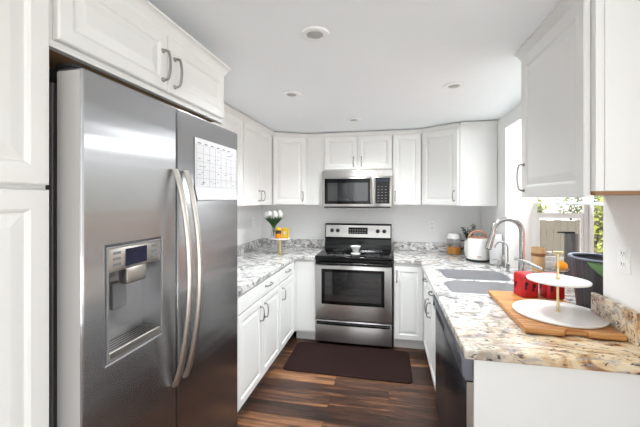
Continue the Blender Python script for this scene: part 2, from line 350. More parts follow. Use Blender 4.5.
# outside
bm = new(); box(bm, -12, 14, -14, 14, -.4, -.3); obj('ground', bm, soil, kind='structure')
fnc = thing('garden_fence', 'weathered grey-brown board fence outside the kitchen window', 'fence', (5, 7.6, -.3))
bm = new()
for k in range(56): box(bm, 1.5+k*.13, 1.622+k*.13, 7.6, 7.625, -.3, 1.10+.01*math.sin(k*2.3), .004, 1)
obj('fence_boards', bm, fencem, fnc)
bm = new(); box(bm, 1.5, 8.7, 7.626, 7.67, .1, .19); obj('fence_rail', bm, fencem, fnc); bm = new(); box(bm, 1.5, 8.7, 7.626, 7.67, .8, .89); obj('fence_rail', bm, fencem, fnc)
rnd = random.Random(3)
def shrub(x, y, h, r, m, label):
    t = thing('garden_shrub', label, 'shrub', (x, y, -.3), 0, None); bm = new()
    for k in range(4200):
        th, ph = rnd.random()*2*PI, math.acos(2*rnd.random()-1); q = r*(.55+.45*rnd.random())*(1+.18*math.sin(3*th)+.15*math.sin(5*ph))
        c = V(x+q*math.sin(ph)*math.cos(th), y+q*math.sin(ph)*math.sin(th), -.3+h*.58+q*(h*.42/r)*math.cos(ph)); s = .05+.05*rnd.random()
        a = V(rnd.gauss(0, 1), rnd.gauss(0, 1), rnd.gauss(0, 1)).normalized(); b = a.orthogonal().normalized()
        v = [bm.verts.new(p) for p in (c-a*s, c+b*s*.45, c+a*s, c-b*s*.45)]; bm.faces.new(v)
    obj('foliage', bm, m, t); bm = new(); tube(bm, [(x, y, -.3), (x+.03, y, .3), (x, y+.04, h*.5)], [.05, .04, .02], 8); obj('trunk', bm, bark, t)
shrub(2.9, 9.4, 2.7, .9, fol, 'yellow-green shrub behind the fence, leftmost through the side pane')
shrub(5.9, 9.8, 3.0, 1.1, fol2, 'darker green shrub behind the fence, seen through the side pane')
shrub(3.75, 5.75, 2.4, .55, fol, 'leafy yellow-green shrub this side of the fence, right-hand pane')
shrub(5.4, 6.4, 2.3, .7, fol2, 'dark green shrub this side of the fence, farthest right')
hs = thing('reflector_wall', 'unseen low terracotta wall added to tint the refrigerator reflections', 'wall', (7.2, 2.5, -.3))  # out of view, added as a warm reflector for the refrigerator doors
bm = new(); box(bm, 7.0, 7.3, -1, 7.0, -.3, 1.08); obj('wall', bm, brick, hs)
bm = new(); box(bm, 6.97, 7.33, -1.03, 7.03, 1.081, 1.14, .01); obj('coping', bm, trimw, hs)
# ------------------------------------------------------------ recessed lights
for i, (x, y) in enumerate(LIGHTS):
    lab = ['large recessed ceiling light nearest the refrigerator cabinets', 'recessed ceiling light near the left wall cabinets', 'small recessed ceiling light in front of the microwave', 'recessed ceiling light on the sink side, nearest the window'][i]
    t = thing('recessed_light', lab, 'ceiling light', (x, y, ZC), 0, None)
    bm = new(); lathe(bm, (x, y, ZC), [(.040, -.001), (.038, -.008), (.051, -.011), (.065, -.007), (.068, -.001)], 40, cap=False); obj('trim_ring', bm, trimw, t, True)
    bm = new(); lathe(bm, (x, y, ZC), [(.036, -.0012), (.037, -.004), (.029, -.009), (.010, -.012), (.001, -.0125)], 32); obj('lens', bm, lampm, t, True)
    o = light('recessed_lamp', 'SPOT', (x, y, ZC-.02), (0, 0, 0), (48, 88, 92, 56)[i], (.94, .985, 1), spot_size=2.4, spot_blend=1, shadow_soft_size=.05); o.parent = t; o.location = (0, 0, -.02)

# ------------------------------------------------------------ cabinets
FL = F((-1.01, 0, 0), (0, 1, 0), (1, 0, 0))      # left base faces; a = world Y
FB = F((0, 3.47, 0), (1, 0, 0), (0, -1, 0))      # back base faces; a = world X
FR = F((.36, 0, 0), (0, -1, 0), (-1, 0, 0))      # right base faces; a = -world Y
BT = .888
def base_body(name, fr, a0, a1, depth, label, toe=.06, hollow=False):
    t = thing(name, label, 'cabinet', fr.p((a0+a1)/2, 0, -depth/2))
    bm = new()
    if hollow:
        cells(bm, [a0+.0005, a0+.018, a1-.018, a1-.0005], [-depth, -depth+.012, -.02, 0], lambda i, j: i != 1 or j != 1, .118, BT, lambda a, b, c: fr.p(a, c, b)); box(bm, a0+.0005, a1-.0005, .1, .1175, -depth, 0, fr=fr)
    else: box(bm, a0+.0005, a1-.0005, .1, BT, -depth, 0, fr=fr)
    obj('body', bm, cab, t)
    bm = new(); box(bm, a0+.0005, a1-.0005, .0005, .099, -depth, -toe, fr=fr); obj('toe_kick', bm, cab, t)
    return t
t = base_body('base_cabinet', FL, 1.655, 2.93, .615, 'white base cabinet beside the refrigerator with a wide drawer over two doors')
d = door(FL, 2.06, 2.925, .755, .875, t, 2.62, .83, .12, False, slab=True, name='drawer')
door(FL, 2.06, 2.495, .115, .75, t, 2.45, .64); door(FL, 2.495, 2.925, .115, .75, t, 2.54, .64)
door(FL, 1.66, 2.055, .115, .875, t)
t = base_body('base_cabinet', FL, 2.931, 3.44, .615, 'white base cabinet with one small drawer over a single door, left run')
door(FL, 2.94, 3.40, .755, .875, t, 3.15, .83, .12, False, slab=True, name='drawer'); door(FL, 2.94, 3.40, .115, .75, t, 3.0, .64)
# corner base beside the stove
t = thing('corner_cabinet', 'plain white corner base cabinet left of the stove', 'cabinet', (-1.2, 3.77, 0))
bm = new(); box(bm, -1.625, -.772, 3.47, 4.07, .1, BT); box(bm, -1.625, -1.011, 3.441, 3.4695, .1, BT); obj('body', bm, cab, t)
bm = new(); box(bm, -1.0, -.772, 3.53, 4.07, .0005, .099); obj('toe_kick', bm, cab, t)
bm = slab_bm(FB, -.985, -.777, .112, .872, .001, .006); obj('filler_panel', bm, cab, t)
# back right base
t = thing('base_cabinet', 'narrow white single-door base cabinet right of the stove', 'cabinet', (.2, 3.77, 0))
bm = new(); box(bm, .052, .36, 3.471, 4.07, .1, BT); obj('body', bm, cab, t)
bm = new(); box(bm, .052, .36, 3.53, 4.07, .0005, .099); obj('toe_kick', bm, cab, t)
door(FB, .056, .338, .115, .855, t, .082, .755)
# right run
t = base_body('sink_cabinet', FR, -3.469, -2.44, .61, hollow=True, label='white sink base cabinet with false drawer fronts over doors, facing left')
for (a, b, h) in ((-3.40, -2.925, -3.14), (-2.92, -2.445, -2.7)):
    door(FR, a, b, .745, .865, t, h, .805, .1, False, slab=True, name='drawer_front')
door(FR, -3.40, -2.925, .115, .738, t, -2.975, .62, .12); door(FR, -2.92, -2.445, .115, .738, t, -2.87, .62, .12)
# dishwasher
FD = F((.349, 0, 0), (0, -1, 0), (-1, 0, 0))
t = thing('dishwasher', 'dark stainless dishwasher under the near end of the granite counter', 'dishwasher', (.65, 1.95, 0))
bm = new(); box(bm, -2.435, -1.495, .1, .69, -.56, -.008, fr=FD); box(bm, -2.435, -1.495, .6905, .885, -.05, -.008, fr=FD); obj('tub', bm, greyp, t)
bm = new(); box(bm, -2.432, -1.496, .105, .775, -.006, .028, .006, fr=FD); dd = obj('door', bm, darkst, t, True)
bm = new()
pr_ = [(-.006, .778), (.030, .778), (.044, .800), (.046, .868), (.040, .880), (-.006, .882)]
loft(bm, [[FD.p(a, z, c) for c, z in pr_] for a in (-2.432, -1.492)]); cp = obj('control_panel', bm, bluest, t, bev=.003)
bm = new(); box(bm, -2.25, -1.95, .800, .84, .0445, .0475, .001, fr=FD); obj('pocket_handle', bm, plast, cp)
bm = new(); lathe(bm, FD.p(-2.36, .835, .045), [(.014, 0), (.013, .004), (.009, .006)], 20, ax=(FD.u, FD.z, FD.n)); obj('button', bm, plast, cp, True)
bm = new(); box(bm, -1.4935, -1.4895, .105, .775, -.004, .026, fr=FD); obj('door_edge', bm, steelv, dd)
bm = new(); box(bm, -2.43, -1.5, .001, .095, -.5, -.07, fr=FD); obj('toe_panel', bm, plast, t)
t = thing('end_panel', 'white panel closing the near end of the counter run', 'panel', (.68, 1.43, 0))
bm = new(); box(bm, .348, 1.035, 1.474, 1.488, .001, .888, .0015); obj('panel', bm, cab, t)

# ---- uppers
UB = 1.475; UT = 2.262
FUL = F((-1.31, 0, 0), (0, 1, 0), (1, 0, 0)); FUB = F((0, 3.77, 0), (1, 0, 0), (0, -1, 0))
def upper(label, fr, a0, a1, z0, depth, doors, zt=UT, ct=ZC-.012, cr=True, gap=.004):
    t = thing('wall_cabinet', label, 'cabinet', fr.p((a0+a1)/2, z0, -depth/2))
    bm = new(); box(bm, a0+.0005, a1-.0005, z0, zt+.02, -depth, 0, fr=fr); obj('body', bm, cab, t)
    for dd_ in doors:
        b0, b1, hx = dd_[:3]; door(fr, b0, b1, z0+gap, zt-.012, t, hx, z0+.10 if hx is not None else None, .10)
    if cr: crown(fr, a0+.0005, a1-.0005, zt-.008, ct, t)
    return t
upper('white wall cabinet with a single door next to the refrigerator, left run', FUL, 1.64, 2.80, UB, .315, [(1.65, 2.22, None), (2.225, 2.79, None)])
upper('white double-door wall cabinet on the left wall beside the corner', FUL, 2.801, 3.54, UB, .315, [(2.81, 3.195, 3.15), (3.20, 3.535, 3.24)])
# left diagonal corner
def diag(A, B, back, label, hl):
    A = V(*A, 0); B = V(*B, 0); u = (B-A).normalized(); n = V(u.y, -u.x, 0); fr = F(A, u, n); w = (B-A).length
    c = (A+B)/2; t = thing('corner_wall_cabinet', label, 'cabinet', (c.x, c.y, UB))
    bm = new(); prism(bm, back, UB, UT+.02); obj('body', bm, cab, t)
    door(fr, .018, w-.018, UB+.004, UT-.012, t, hl if hl > 0 else w+hl, UB+.10, .10)
    crown(fr, 0, w, UT-.008, ZC-.012, t, e0=.0, e1=.0); return t, fr
diag((-1.309, 3.56), (-.945, 3.769), [(-1.309, 3.56), (-.945, 3.769), (-.945, 4.07), (-1.625, 4.07), (-1.625, 3.56)], 'angled white corner wall cabinet left of the microwave', -.055)
t = upper('short white double-door cabinet over the microwave', FUB, -.944, .041, 1.868, .30, [(-.728, -.350, -.39), (-.346, .037, -.30)], gap=.012)
bm = new(); box(bm, -.943, -.752, UB, 1.867, -.30, 0, fr=FUB); obj('filler_panel', bm, cab, t)
upper('narrow single-door wall cabinet right of the microwave', FUB, .043, .352, UB, .30, [(.046, .345, .072)])
t, fr = diag((.354, 3.769), (.70, 3.50), [(.354, 3.769), (.70, 3.50), (1.035, 3.50), (1.035, 4.07), (.354, 4.07)], 'angled white corner wall cabinet near the window', -.055)
crown(F((.70, 3.5, 0), (1, 0, 0), (0, -1, 0)), .0, .335, UT-.008, ZC-.012, t)
# near right wall cabinet
FN = F((.69, 0, 0), (0, -1, 0), (-1, 0, 0))
t = thing('wall_cabinet', 'large white wall cabinet in the right foreground, above the outlet', 'cabinet', (.86, 1.6, 1.563))
bm = new(); box(bm, .69, 1.037, 1.29, 1.882, 1.575, ZC-.06); obj('body', bm, cab, t)
bm = new(); box(bm, .69, 1.037, 1.29, 1.882, 1.563, 1.5745); obj('underside', bm, rawwood, t, label='raw wood underside')
door(FN, -1.878, -1.315, 1.552, 2.268, t, -1.835, 1.655, .13, c0=.002, frame=.058)
crown(FN, -1.915, -1.29, 2.262, ZC-.003, t, out=.04)
bm = new(); box(bm, .715, 1.037, 1.286, 1.2895, 1.577, 2.262); obj('side_panel', bm, cab, t)
# cabinet over fridge
FF = F((-.86, 0, 0), (0, 1, 0), (1, 0, 0))
t = thing('refrigerator_wall_cabinet', 'white double-door cabinet mounted above the refrigerator', 'cabinet', (-1.2, 1.12, 1.945))
bm = new(); box(bm, .686, 1.60, 1.957, 2.24, -.75, 0, fr=FF); obj('body', bm, cab, t)
bm = new(); box(bm, .69, 1.56, 1.945, 1.9565, -.75, -.02, fr=FF); obj('underside', bm, rawdark, t, label='brown plywood underside')
bm = new(); box(bm, .686, 1.60, 1.944, 1.9565, -.019, .004, .002, fr=FF); obj('light_rail', bm, cab, t)
door(FF, .70, 1.136, 1.963, 2.185, t, 1.105, 2.055, .11, frame=.045); door(FF, 1.139, 1.585, 1.963, 2.185, t, 1.175, 2.05, .11, frame=.045)
crown(FF, .686, 1.60, 2.188, 2.243, t, out=.035, e1=.035)
t = thing('side_panel', 'white panel between refrigerator and base cabinets', 'panel', (-1.2, 1.63, 0))
bm = new(); box(bm, -1.625, -.885, 1.624, 1.638, .001, 1.938); obj('panel', bm, cab, t)
bm = new(); box(bm, -1.62, -.886, 1.6205, 1.6235, 1.70, 1.938); obj('inner_face', bm, rawdark, t, label='brown unpainted inner face')
# pantry
FP = F((-.86, 0, 0), (0, 1, 0), (1, 0, 0))
t = thing('pantry_cabinet', 'tall white pantry cabinet at the left edge, beside the refrigerator', 'cabinet', (-1.2, .3, 0))
bm = new(); box(bm, .08, .684, .1, 2.26, -.75, 0, fr=FP); obj('body', bm, cab, t)
bm = new(); box(bm, .08, .684, .0005, .099, -.75, -.06, fr=FP); obj('toe_kick', bm, cab, t)
door(FP, .09, .681, 1.582, 2.235, t); door(FP, .09, .681, .115, 1.573, t)
crown(FP, .08, .684, 2.20, 2.275, t)

# ------------------------------------------------------------ countertops
def rrect(x0, x1, y0, y1, r, n=6):
    P = []
    for cx, cy, a in ((x1-r, y1-r, 0), (x0+r, y1-r, PI/2), (x0+r, y0+r, PI), (x1-r, y0+r, 1.5*PI)):
        for k in range(n+1): P.append((cx+r*math.cos(a+PI/2*k/n), cy+r*math.sin(a+PI/2*k/n)))
    return P
Z0, ZT = .889, .93
tl = thing('countertop', 'grey-white granite countertop along the left wall and corner', 'countertop', (-1.3, 2.8, Z0))
bm = new(); cells(bm, [-1.628, -.985, -.77], [1.655, 3.44, 4.075], lambda i, j: i == 0 or j == 1, Z0, ZT, lambda a, b, c: V(a, b, c)); obj('slab', bm, granL, tl, bev=.006)
bm = new(); cells(bm, [-1.628, -1.606, -.77], [1.655, 4.053, 4.075], lambda i, j: i == 0 or j == 1, ZT+.0005, 1.03, lambda a, b, c: V(a, b, c)); obj('backsplash', bm, granL, tl, bev=.003)
tr = thing('countertop', 'granite countertop around the sink, tan-veined at its near end', 'countertop', (.7, 2.5, Z0))
bm = new(); cells(bm, [.052, .306, 1.035, 1.67], [1.445, OY0+.004, OY1-.004, 3.44, 4.075], lambda i, j: (i == 0 and j == 3) or i == 1 or (i == 2 and j == 1), Z0, ZT, lambda a, b, c: V(a, b, c))
slab = obj('slab', bm, granR, tr, bev=.007)
BOWLS = [(.43, .93, 2.705, 3.09, .09), (.40, .93, 2.265, 2.672, .10)]
cut = []
for b in BOWLS:
    bm = new(); prism(bm, rrect(*b), Z0-.05, ZT+.05); o = obj('cutter', bm, white); cut.append(o)
    md = slab.modifiers.new('hole', 'BOOLEAN'); md.object = o; md.operation = 'DIFFERENCE'; md.solver = 'EXACT'
bmod = slab.modifiers[0]; slab.modifiers.move(0, 2)
bpy.context.view_layer.update()
me = bpy.data.meshes.new_from_object(slab.evaluated_get(bpy.context.evaluated_depsgraph_get())); slab.modifiers.clear(); slab.data = me
for o in cut: bpy.data.objects.remove(o)
bm = new(); cells(bm, [.052, 1.013, 1.035], [OY1, 4.053, 4.075], lambda i, j: i == 1 or j == 1, ZT+.0005, 1.03, lambda a, b, c: V(a, b, c)); obj('backsplash', bm, granR, tr, bev=.003)
bm = new(); box(bm, 1.012, 1.037, 1.42, OY0+.05, ZT+.0005, 1.07, .003); obj('backsplash', bm, granR, tr)
# sink
ts = thing('kitchen_sink', 'stainless double-bowl undermount sink set in the right granite countertop', 'sink', (.66, 2.65, .7))
for b in BOWLS:
    x0, x1, y0, y1, r = b; e = -.002; bm = new()
    def rg(i, z, rr): return [V(x, y, z) for x, y in rrect(x0-e+i, x1+e-i, y0-e+i, y1+e-i, rr)]
    loft(bm, [rg(0, ZT-.006, r), rg(.004, ZT-.005, r), rg(.006, Z0-.02, r), rg(.010, .74, r*.9), rg(.02, .718, r*.8), rg(.05, .708, r*.5)], False, True)
    bo = obj('bowl', bm, sinkm, ts, True)
    bm = new(); lathe(bm, ((x0+x1)/2, (y0+y1)/2, .7085), [(.042, 0), (.040, .004), (.03, .002), (.012, .001)], 24); obj('drain', bm, chrome, bo, True)

# ------------------------------------------------------------ stove
S0, S1, SY = -.768, .037, 3.44
FS = F((0, SY, 0), (1, 0, 0), (0, -1, 0))
t = thing('stove', 'stainless and black electric range under the microwave', 'stove', ((S0+S1)/2, 3.75, 0))
bm = new(); box(bm, S0, S1, .03, .90, -.61, -.03, .002, fr=FS)
for a in (S0+.04, S1-.04):
    for c in (-.08, -.56): lathe(bm, FS.p(a, 0.0005, c), [(.018, 0), (.018, .03)], 12)
obj('body', bm, blk, t)
bm = new(); box(bm, S0+.004, S1-.004, .275, .845, -.028, .012, .006, fr=FS); od = obj('oven_door', bm, steel, t, True)
bm = new(); box(bm, S0+.072, S1-.078, .435, .805, .0125, .017, .006, fr=FS); ow = obj('window_frame', bm, blkglass, od)
bm = new(); box(bm, S0+.108, S1-.112, .47, .775, .0172, .0178, fr=FS); obj('window_glass', bm, ovenglass, ow)
bm = new()
for k in range(3): box(bm, S0+.13, S1-.13, .54+k*.075, .543+k*.075, .0179, .0181, fr=FS)
obj('rack', bm, plast, ow)
bm = new(); pts = [FS.p(S0+.03, .868, .0), FS.p(S0+.035, .868, .035)] + [FS.p(S0+.05+(S1-S0-.1)*k/12, .868, .042+.008*math.sin(PI*k/12)) for k in range(13)] + [FS.p(S1-.035, .868, .035), FS.p(S1-.03, .868, .0)]
tube(bm, pts, .014, 12); obj('handle', bm, blk, od, True)
bm = new(); box(bm, S0+.004, S1-.004, .85, .912, -.029, -.004, .004, fr=FS); obj('vent_trim', bm, blk, t)
bm = new(); box(bm, S0+.004, S1-.004, .035, .265, -.028, .010, .006, fr=FS); dr = obj('storage_drawer', bm, steel, t, True)
bm = new(); n = 14
rings = []
for k in range(n+1):
    a = S0+.02+(S1-S0-.04)*k/n; h = .012+.016*math.sin(PI*k/n)
    rings.append([FS.p(a, .222-.35*(h-.012), .0105), FS.p(a, .224-.3*(h-.012), .03), FS.p(a, .234, .034), FS.p(a, .246, .03), FS.p(a, .252, .0105)])
loft(bm, rings); obj('drawer_handle', bm, blk, dr, True)
bm = new(); box(bm, S0, S1, .912, .942, -.612, .018, .010, 3, fr=FS); ck = obj('cooktop', bm, blkglass, t, True)
for (a, c, r) in ((-.56, -.14, .10), (-.17, -.14, .075), (-.56, -.40, .075), (-.17, -.40, .10)):
    bm = new(); cc = FS.p(a, .9423, c)
    for rr in (r, r*.6): lathe(bm, cc, [(rr-.003, 0), (rr-.003, .0004), (rr, .0004), (rr, 0)], 40, cap=False)
    obj('burner_ring', bm, greyp, ck)
bg_ = new(); pr_ = [(-.612, .9425), (-.50, .9425), (-.53, 1.00), (-.535, 1.065), (-.520, 1.075), (-.545, 1.232), (-.56, 1.243), (-.612, 1.243)]
loft(bg_, [[FS.p(a, z, c) for c, z in pr_] for a in (S0+.004, S1-.004)]); bgd = obj('backguard', bg_, blk, t, bev=.004)
FK = F(FS.p(0, 1.082, -.5195), (1, 0, 0), (0, -1, 0)); FK.z = V(0, .158, 1).normalized(); FK.n = V(0, -1, .158).normalized()
bm = new(); box(bm, S0+.016, S1-.016, 0, .145, -.001, .002, .001, fr=FK); cp = obj('control_panel', bm, steel, bgd)
bm = new(); box(bm, -.475, -.245, .040, .118, .002, .0045, .001, fr=FK); dp = obj('display', bm, blkglass, cp)
for k in range(7):
    for j in range(2): bm = new(); box(bm, -.463+k*.03, -.445+k*.03, .052+j*.03, .064+j*.03, .0046, .005, fr=FK); obj('button', bm, greyp, dp)
for a in (-.675, -.605, -.125, -.05):
    bm = new(); lathe(bm, FK.p(a, .078, .002), [(.024, 0), (.023, .012), (.019, .020), (.012, .021)], 20, ax=(FK.u, FK.z, FK.n)); box(bm, a-.004, a+.004, .06, .096, .02, .026, .001, fr=FK); obj('knob', bm, plast, cp, True)
# coffee dripper on stove
bx_, by_ = -.352, 3.60; t = thing('coffee_dripper', 'small white ceramic cup-shaped dripper on the black cooktop', 'dripper', (bx_, by_, .943))
bm = new(); lathe(bm, (bx_, by_, .943), [(.050, 0), (.052, .006), (.048, .012), (.022, .014), (.022, .020), (.030, .026), (.054, .082), (.058, .086), (.052, .086), (.024, .03), (.001, .028)], 32); obj('bowl', bm, white, t, True)

# ------------------------------------------------------------ microwave
FM = F((0, 3.70, 0), (1, 0, 0), (0, -1, 0)); M0, M1 = -.744, .040
t = thing('microwave', 'stainless over-the-range microwave beneath the short cabinet', 'microwave', (-.36, 3.9, 1.45))
bm = new(); box(bm, M0, M1, 1.456, 1.864, -.36, -.022, fr=FM); obj('body', bm, steelv, t)
bm = new(); box(bm, M0+.02, M1-.02, 1.441, 1.4555, -.34, -.02, fr=FM); obj('bottom_vent', bm, blk, t)
bm = new(); box(bm, M0, M1, 1.789, 1.864, -.0215, 0, .004, fr=FM); vt = obj('top_panel', bm, steel, t)
for a in (-.085, -.01): bm = new(); lathe(bm, FM.p(a, 1.848, .0002), [(.018, 0), (.018, .0008)], 24, ax=(FM.u, FM.z, FM.n)); obj('sticker', bm, paper, vt)
bm = new(); box(bm, M0, -.150, 1.456, 1.788, -.0215, .004, .005, fr=FM); md_ = obj('door', bm, steel, t, True)
bm = new(); box(bm, M0+.03, -.195, 1.486, 1.772, .0045, .006, .001, fr=FM); wi = obj('window', bm, blkglass, md_)
bm = new(); box(bm, M0+.065, -.225, 1.52, 1.725, .0062, .0068, fr=FM); obj('mesh_screen', bm, ovenglass, wi)
bm = new(); tube(bm, [FM.p(-.170, 1.49, .004), FM.p(-.170, 1.492, .03)]+[FM.p(-.170, 1.50+.27*k/8, .034+.006*math.sin(PI*k/8)) for k in range(9)]+[FM.p(-.170, 1.778, .03), FM.p(-.170, 1.78, .004)], .011, 10); obj('handle', bm, steelv, md_, True)
bm = new(); box(bm, -.148, M1, 1.456, 1.788, -.0215, .002, .004, fr=FM); pn = obj('control_panel', bm, steel, t, True)
bm = new(); box(bm, -.142, .012, 1.492, 1.778, .0022, .0036, .001, fr=FM); kp = obj('keypad', bm, blkglass, pn)
for k in range(3):
    for j in range(6): bm = new(); box(bm, -.122+k*.04, -.100+k*.04, 1.515+j*.032, 1.523+j*.032, .0037, .004, fr=FM); obj('key', bm, casem, kp)
bm = new(); box(bm, -.12, 0, 1.735, 1.762, .0037, .0042, fr=FM); obj('display', bm, disp, kp)

# ------------------------------------------------------------ refrigerator
FX = F((-.78, 0, 0), (0, 1, 0), (1, 0, 0))     # a = Y
t = thing('refrigerator', 'stainless side-by-side refrigerator with ice dispenser, left side', 'refrigerator', (-1.2, 1.165, 0))
bm = new(); box(bm, .712, 1.618, .03, 1.86, -.80, -.095, .004, fr=FX)
for a in (.76, 1.57):
    for c in (-.15, -.75): lathe(bm, FX.p(a, .0005, c), [(.02, 0), (.02, .03)], 12)
obj('case', bm, casem, t)
bm = new(); box(bm, .73, 1.60, .04, 1.85, -.094, -.082, fr=FX); obj('door_gasket', bm, plast, t)
bm = new(); box(bm, .72, .80, 1.861, 1.899, -.26, -.04, .004, fr=FX); box(bm, .725, .765, 1.8995, 1.912, -.10, -.04, .003, fr=FX); obj('hinge_cover', bm, plast, t)
bm = new(); box(bm, 1.54, 1.61, 1.861, 1.899, -.26, -.04, .004, fr=FX); obj('hinge_cover', bm, plast, t)
DY0, DY1, DZ0, DZ1 = .788, 1.020, 1.078, 1.412
bm = new(); cells(bm, [.714, DY0, DY1, 1.103], [.06, DZ0, DZ1, 1.892], lambda i, j: not (i == 1 and j == 1), -.081, 0, lambda a, b, c: FX.p(a, b, c)); fd = obj('freezer_door', bm, fsteel, t, bev=.006)
bm = new(); box(bm, 1.113, 1.619, .06, 1.892, -.081, 0, .006, fr=FX); rd = obj('refrigerator_door', bm, fsteel, t, True)
bm = new(); box(bm, .7125, .7138, .07, 1.885, -.078, -.006, fr=FX); obj('door_side', bm, mat('door_side_grey', lin(188, 186, 184), .4, .25), fd)
# handles
for (a0, a1, par) in ((1.078, 1.078, fd), (1.143, 1.143, rd)):
    bm = new(); pts = []; n = 20
    for k in range(n+1):
        s = k/n; z = .862+.795*s; pts.append(FX.p(a0+.0*s, z, .012+.062*math.sin(PI*s)**.75))
    rings = []
    for p in pts: rings.append([p+FX.u*(.013*math.cos(2*PI*j/12))+FX.n*(.010*math.sin(2*PI*j/12)) for j in range(12)])
    loft(bm, rings); obj('handle', bm, steelv, par, True)
# dispenser
bm = new(); y0, y1 = DY0+.001, DY1-.001
c_ = -.072
cells(bm, [y0, y0+.006, y1-.006, y1], [DZ0+.001, DZ0+.007, DZ1-.007, DZ1-.001], lambda i, j: i != 1 or j != 1, c_, .003, lambda a, b, c: FX.p(a, b, c))
box(bm, y0, y1, DZ0+.001, DZ1-.001, c_-.004, c_, fr=FX); ds = obj('dispenser', bm, greyp and mat('dispenser_silver', lin(168, 168, 170), .34, .7), fd)
bm = new(); box(bm, y0+.007, y1-.007, 1.335, 1.404, c_+.001, .001, .003, fr=FX); pnl = obj('dispenser_panel', bm, steelv, ds, True)
bm = new(); box(bm, y0+.068, y1-.072, 1.345, 1.397, .0012, .0025, .001, fr=FX); ds1 = obj('display', bm, disp, pnl)
for k in range(3):
    for q0, q1 in ((y0+.022, y0+.05), (y1-.05, y1-.022)): bm = new(); box(bm, q0, q1, 1.352+k*.017, 1.360+k*.017, .0012, .002, fr=FX); obj('button', bm, greyp, pnl)
bm = new(); box(bm, y0+.072, y1-.075, 1.288, 1.338, -.03, .004, .005, fr=FX); obj('ice_chute', bm, steelv, ds, True)
bm = new(); box(bm, y0+.008, y0+.068, 1.19, 1.333, c_+.0005, c_+.012, .004, fr=FX); bb = obj('water_lever_plate', bm, greyp, ds)
bm = new(); box(bm, y0+.022, y0+.046, 1.245, 1.295, c_+.0125, c_+.030, .008, fr=FX); obj('water_lever', bm, mat('blue_grey_lever', lin(92, 108, 128), .4), bb)
bm = new(); box(bm, y0+.085, y1-.09, 1.20, 1.285, c_+.001, c_+.014, .004, fr=FX); obj('ice_paddle', bm, greyp, ds)
bm = new(); box(bm, y0+.007, y1-.007, DZ0+.008, DZ0+.030, c_+.001, .002, .003, fr=FX); tra = obj('drip_tray', bm, steelv, ds)
bm = new()
for k in range(5): box(bm, y0+.02, y1-.02, DZ0+.0302, DZ0+.0306, c_+.008+k*.013, c_+.013+k*.013, fr=FX)
obj('tray_slots', bm, plast, tra)

# calendar
t = thing('calendar', 'white monthly calendar sheet stuck on the right refrigerator door', 'calendar', (-.778, 1.41, 1.54))
bm = new(); n = 10; rings = []
for k in range(n+1):
    b = 1.542+.26*k/n; c = .003+.014*max(0, 1-k/3)**2
    rings.append((b, c))
a0, a1 = 1.218, 1.600
for (b, c), (b2, c2) in zip(rings, rings[1:]):
    v = [bm.verts.new(FX.p(a, bb, cc)) for a, bb, cc in ((a0, b, c), (a1, b, c*.35), (a1, b2, c2*.35), (a0, b2, c2))]; bm.faces.new(v)
bmesh.ops.remove_doubles(bm, verts=bm.verts[:], dist=1e-5)
sh = obj('sheet', bm, paper, t); md = sh.modifiers.new('thick', 'SOLIDIFY'); md.thickness = .0006
bm = new()
for k in range(8): box(bm, a0+.012+k*.0505, a0+.0128+k*.0505, 1.60, 1.775, .0042, .0044, fr=FX)
for k in range(6): box(bm, a0+.012, a0+.366, 1.60+k*.035, 1.6006+k*.035, .0042, .0044, fr=FX)
rnd = random.Random(8)
for k in range(30):
    a = a0+.02+rnd.random()*.33; b = rnd.choice([1.608, 1.643, 1.678, 1.713, 1.748])+rnd.random()*.018; box(bm, a, a+.008+rnd.random()*.014, b, b+.002, .0042, .0045, fr=FX)
for k in range(6): box(bm, a0+.02+k*.052, a0+.044+k*.052, 1.780, 1.784, .0042, .0045, fr=FX)
obj('printed_grid', bm, ink, sh)

# ------------------------------------------------------------ mat, outlets
t = thing('kitchen_mat', 'dark brown rectangular kitchen mat on the floor before the stove', 'mat', (-.4, 3.1, .001))
bm = new(); P = rrect(-.95, .20, 2.845, 3.435, .05)
loft(bm, [[V(x, y, z) for x, y in rrect(-.945+i, .20-i, 2.845+i, 3.435-i, .05)] for i, z in ((0, .001), (0, .008), (.012, .014))]); obj('mat', bm, matm, t)
def outlet(fr, a, b, label, w_=.078, h=.125):
    t = thing('electrical_outlet', label, 'outlet', fr.p(a, b, 0))
    bm = new(); box(bm, a-w_/2, a+w_/2, b-h/2, b+h/2, .0003, .006, .002, fr=fr); pl = obj('cover_plate', bm, trimw, t)
    for s in (-1, 1):
        bm = new(); c = b+s*.024; box(bm, a-.017, a+.017, c-.015, c+.015, .0062, .008, .003, fr=fr); so = obj('socket', bm, trimw, pl)
        bm = new(); box(bm, a-.009, a-.006, c-.003, c+.008, .0081, .0085, fr=fr); box(bm, a+.006, a+.009, c-.003, c+.008, .0081, .0085, fr=fr); box(bm, a-.002, a+.002, c-.011, c-.007, .0081, .0085, fr=fr); obj('slots', bm, plast, so)
outlet(F((XR, 0, 0), (0, -1, 0), (-1, 0, 0)), -1.732, 1.276, 'white double outlet on the right wall above the backsplash')
outlet(F((0, YB, 0), (1, 0, 0), (0, -1, 0)), .50, 1.223, 'small white outlet on the back wall right of the stove')
outlet(F((XL, 0, 0), (0, 1, 0), (1, 0, 0)), 3.83, 1.26, 'white outlet on the left wall beside the flowers')

